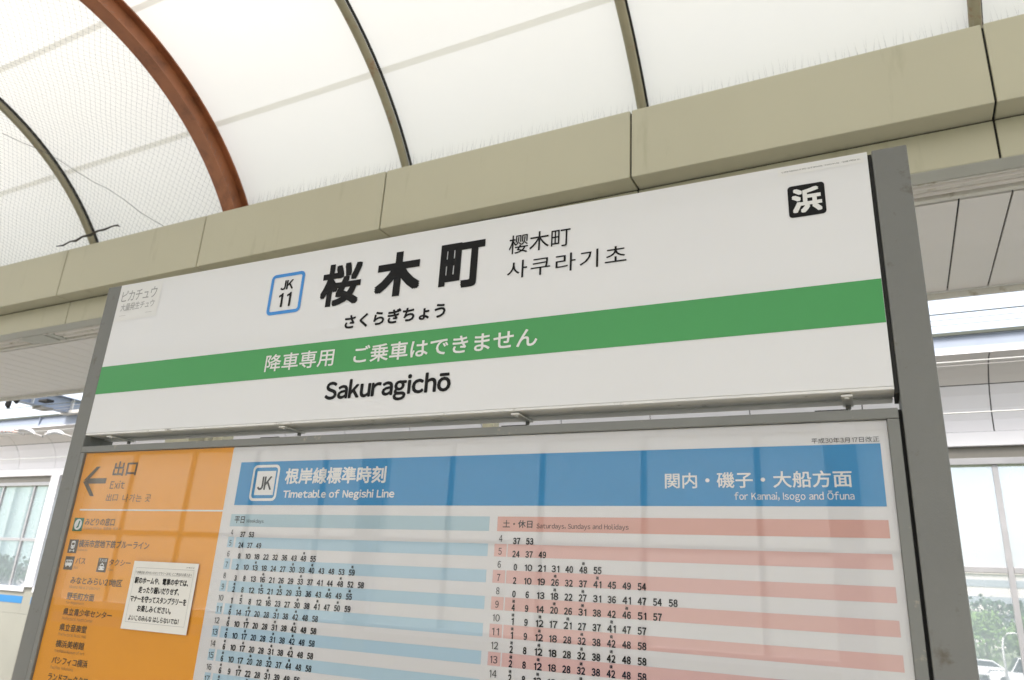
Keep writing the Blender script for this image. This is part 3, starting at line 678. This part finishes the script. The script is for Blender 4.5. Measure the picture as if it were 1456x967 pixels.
WK = {4: '37 53', 5: '24 37 49', 6: '0 10 18 22 32 36 43 48* 55', 7: '2 10 13* 18 24 27 30* 33 40* 43 48 53 59*', 8: '3 8 13 16* 21 26 29 33* 37 41 44 48* 52 58',
      9: '2* 8 12 15* 21 25* 29 33* 36 43 46* 49 55*', 10: '1 5* 8 12 16* 23 27 30* 38 41* 47 50* 59', 11: '6* 14 17* 20 28 31* 38 42* 48 58', 12: '6* 10 17* 20 28 31* 38 42* 48 58',
      13: '6* 10 17* 20 28 31* 38 42* 48 58', 14: '6* 10 17* 20 28 31* 38 42* 48 58', 15: '6* 10 17 20* 28 32* 37 44* 48 58', 16: '6* 9 17* 22 28 31* 39 49 56', 17: '3* 9 15 20*'}
SA = {4: '37 53', 5: '24 37 49', 6: '0 10 21 31 40 48* 55', 7: '2 10 19 26* 32 37 41* 45 49 54', 8: '0 6 13 18* 22 27* 31 36 41 47 54 58', 9: '4* 9 14 20* 26 31* 38 42 46* 51 57',
      10: '1* 9 12* 17 21* 27 37 41* 47 57', 11: '1* 9 12* 18 28 32* 38 42* 48 58', 12: '2* 8 12* 18 28 32* 38 42* 48 58', 13: '2* 8 12* 18 28 32* 38 42* 48 58', 14: '2* 8 12* 18 28 32* 38 42* 48 58'}
for tab, xh, x0, dx in ((WK, .4955, .527, .0249), (SA, 1.1452, 1.177, .02535)):
    for h, row in tab.items():
        zc = -.6366-(h-5)*.02235-.0158
        w = .0065 if h < 10 else .0135
        ST(str(h), xh-w/2, xh+w/2, zc-.0028, zc+.0090, M['ink2'], .00005, gap=.13)
        acc = MB()
        for i, t in enumerate(row.split()):
            star = t.endswith('*'); t = t.rstrip('*'); xc = x0+dx*i; w = (.0066 if len(t) == 1 else .0144)
            if t == '1': w = .0044
            text(t, TB(xc-w/2, xc+w/2, zc-.0066, zc+.0050), y2, None, None, .0005, acc=acc, gap=.13)
            if star:
                acc.cur = 1; text('磯', TB(xc-.0026, xc+.0026, zc+.0070, zc+.0122), y2, None, None, .0001, acc=acc); acc.cur = 0
        acc.build('departure_times', [M['ink'], M['ink2']], sheet)
# orange guide sheet
def OT(s, x0, x1, z0, z1, m=None, bold=0, gap=.09, adv=1.0): return text(s, TB(x0, x1, z0, z1), y2, m or M['ink3'], osh, bold, gap=gap, adv=adv)
SR('rule', M['white'], -.0240, .4572, -.5830, -.5795, osh)
SR('rule', M['white'], .45655, .4579, -1.40, -.4430, osh)
# arrow
def pt(x, z): return (TX(x), TZ(z))
ar = MB()
for q in ([(-.034, -.512), (-.018, -.504), (.049, -.504), (.049, -.517), (-.018, -.517)], [(-.036, -.5100), (.003, -.4750), (.0175, -.4750), (-.0165, -.5070)], [(-.036, -.5115), (-.0165, -.5145), (.0175, -.5480), (.003, -.5480)]):
    b = [(TX(x), y2-.0002*len(ar.f), TZ(z)) for x, z in q]; ar.poly(b[::-1])
ar.build('arrow', M['ink3'], osh)
OT('出口', .0672, .1505, -.4995, -.4635, bold=.0008); OT('Exit', .0685, .1200, -.5305, -.5110); OT('出口', .0645, .1050, -.5600, -.5425, M['ink3']); OT('나가는 곳', .1230, .2205, -.5620, -.5440)
OT('みどりの窓口', .0080, .1145, -.6185, -.6010, bold=.0002); OT('Ticket Office  售票处  매표소', .0090, .1410, -.6285, -.6215, M['ink5'])
OT('横浜市営地下鉄ブルーライン', .0035, .2480, -.6700, -.6520, bold=.0002); OT('Subway', .0030, .0400, -.6800, -.6730, M['ink5'])
OT('バス', .0070, .0420, -.7085, -.6940, bold=.0001); OT('Bus', .0050, .0200, -.7200, -.7140, M['ink5'])
OT('タクシー', .1265, .1990, -.7085, -.6940, bold=.0001); OT('Taxi', .1260, .1450, -.7205, -.7145, M['ink5'])
for s_, e_, x1, z1, z0, ex in (('みなとみらい21地区', 'Minato Mirai 21 District', .1850, -.7380, -.7540, .115), ('野毛町方面', 'for Nogemachi', .1015, -.7735, -.7900, .070), ('県立青少年センター', 'Prefectural Youth Center', .1745, -.8085, -.8245, .115),
        ('県立音楽堂', 'Prefectural Music Hall', .1005, -.8430, -.8590, .105), ('横浜美術館', 'Yokohama Museum of Art', .1040, -.8785, -.8945, .110), ('パシフィコ横浜', 'Pacifico Yokohama', .1290, -.9140, -.9300, .085), ('ランドマークタワー', 'Landmark Tower', .1600, -.9490, -.9650, .075)):
    OT(s_, .0050, x1, z0, z1, bold=.0002); OT(e_, .0060, ex, z0-.0105, z0-.0035, M['ink5'])
def icon(x0, x1, z0, z1, kind):
    a, b, c, d = TB(x0, x1, z0, z1); e = rect('pictogram', M['iconG'] if kind == 'seat' else M['ink3'], a, b, c, d, y1, osh); W_, H_ = b-a, d-c; mb = MB()
    def R_(u0, u1, v0, v1, r=0.0):
        p = rrect(a+W_*u0, a+W_*u1, c+H_*v0, c+H_*v1, max(r*W_, .0002), 3); mb.poly([(q[0], y2-.00002*len(mb.f), q[1]) for q in p[::-1]])
    if kind == 'seat':
        R_(.12, .88, .08, .92, .36); mb.cur = 1
        mb.poly([(a+W_*.35, y2-.0003, c+H_*.22), (a+W_*.62, y2-.0003, c+H_*.28), (a+W_*.70, y2-.0003, c+H_*.78), (a+W_*.55, y2-.0003, c+H_*.78), (a+W_*.5, y2-.0003, c+H_*.42)][::1])
    elif kind == 'train':
        R_(.28, .72, .32, .90, .12); mb.cur = 1; R_(.35, .65, .58, .76, .03); R_(.33, .41, .42, .48, .02); R_(.59, .67, .42, .48, .02); mb.cur = 0
        for u in (.25, .65): R_(u, u+.1, .10, .26)
        R_(.22, .78, .17, .21)
    elif kind == 'bus':
        R_(.12, .88, .30, .74, .08); mb.cur = 1
        for u in (.18, .36, .54, .72): R_(u, u+.12, .52, .67, .01)
        mb.cur = 0; R_(.22, .34, .2, .36, .05); R_(.64, .76, .2, .36, .05)
    else:
        R_(.2, .8, .14, .40, .06); R_(.3, .7, .38, .58, .06); R_(.44, .56, .58, .66, .02); mb.cur = 1; R_(.36, .64, .42, .53, .02); R_(.24, .34, .24, .31, .02); R_(.66, .76, .24, .31, .02); mb.cur = 0
        text('TAXI', (a+W_*.1, a+W_*.9, c+H_*.72, c+H_*.93), y2, None, None, 0, acc=mb)
    mb.build('symbol', [M['white'], M['iconG'] if kind == 'seat' else M['ink3']], e)
icon(-.0345, .0010, -.6325, -.6008, 'seat'); icon(-.0335, .0000, -.6845, -.6525, 'train'); icon(-.0335, -.0005, -.7232, -.6922, 'bus'); icon(.0868, .1195, -.7245, -.6925, 'taxi')
# paper notice stuck on the cover of the case
KN = (-.0003+1.18718)/(.0388+1.18718)
def NX(x): return CAM[0]+(x-CAM[0])*KN
def NZ(z): return ZT-.72104+(z+.72104)*KN
wx, wy = to_world(NX(.223), -.0003)
nt_ = empty('paper_notice', (wx, wy, 0), rz=AL, label='small white paper notice stuck on the orange guide sheet', cat='notice')
X0, X1, Z0, Z1 = 0, NX(.4255)-NX(.223), NZ(-.8398), NZ(-.6957)
pp = MB().box(X0, X1, -.0003, .0002, Z0, Z1).build('paper', M['notice'], nt_)
def nt2(s, u0, u1, v0, v1, m=M['ink'], bold=0, gap=.09): text(s, (X0+(X1-X0)*u0, X0+(X1-X0)*u1, Z1-(Z1-Z0)*v1, Z1-(Z1-Z0)*v0), -.0006, m, pp, bold, gap=gap)
def nline(u0, u1, v0, v1): rect('border_line', M['ink4'], X0+(X1-X0)*u0, X0+(X1-X0)*u1, Z1-(Z1-Z0)*v1, Z1-(Z1-Z0)*v0, -.0005, pp)
nline(.05, .95, .095, .099); nline(.05, .95, .893, .897); nline(.05, .053, .1, .892); nline(.947, .95, .1, .892)
nt2('JR東日本', .82, .95, .055, .07, M['ink2'])
nt2('「JR東日本 ポケモンスタンプラリー2018」にご参加のお客さまへ', .07, .93, .145, .190, M['ink2'])
nline(.07, .93, .197, .200)
nt2('駅のホームや、電車の中では、', .07, .90, .235, .335, bold=.0004); nt2('走ったり騒いだりせず、', .16, .79, .370, .470, bold=.0004)
nt2('マナーを守ってスタンプラリーを', .06, .92, .505, .605, bold=.0004); nt2('お楽しみください。', .20, .72, .640, .740, bold=.0004); nt2('よいこのみんな はしらないでね！', .09, .86, .790, .870, bold=.0002)
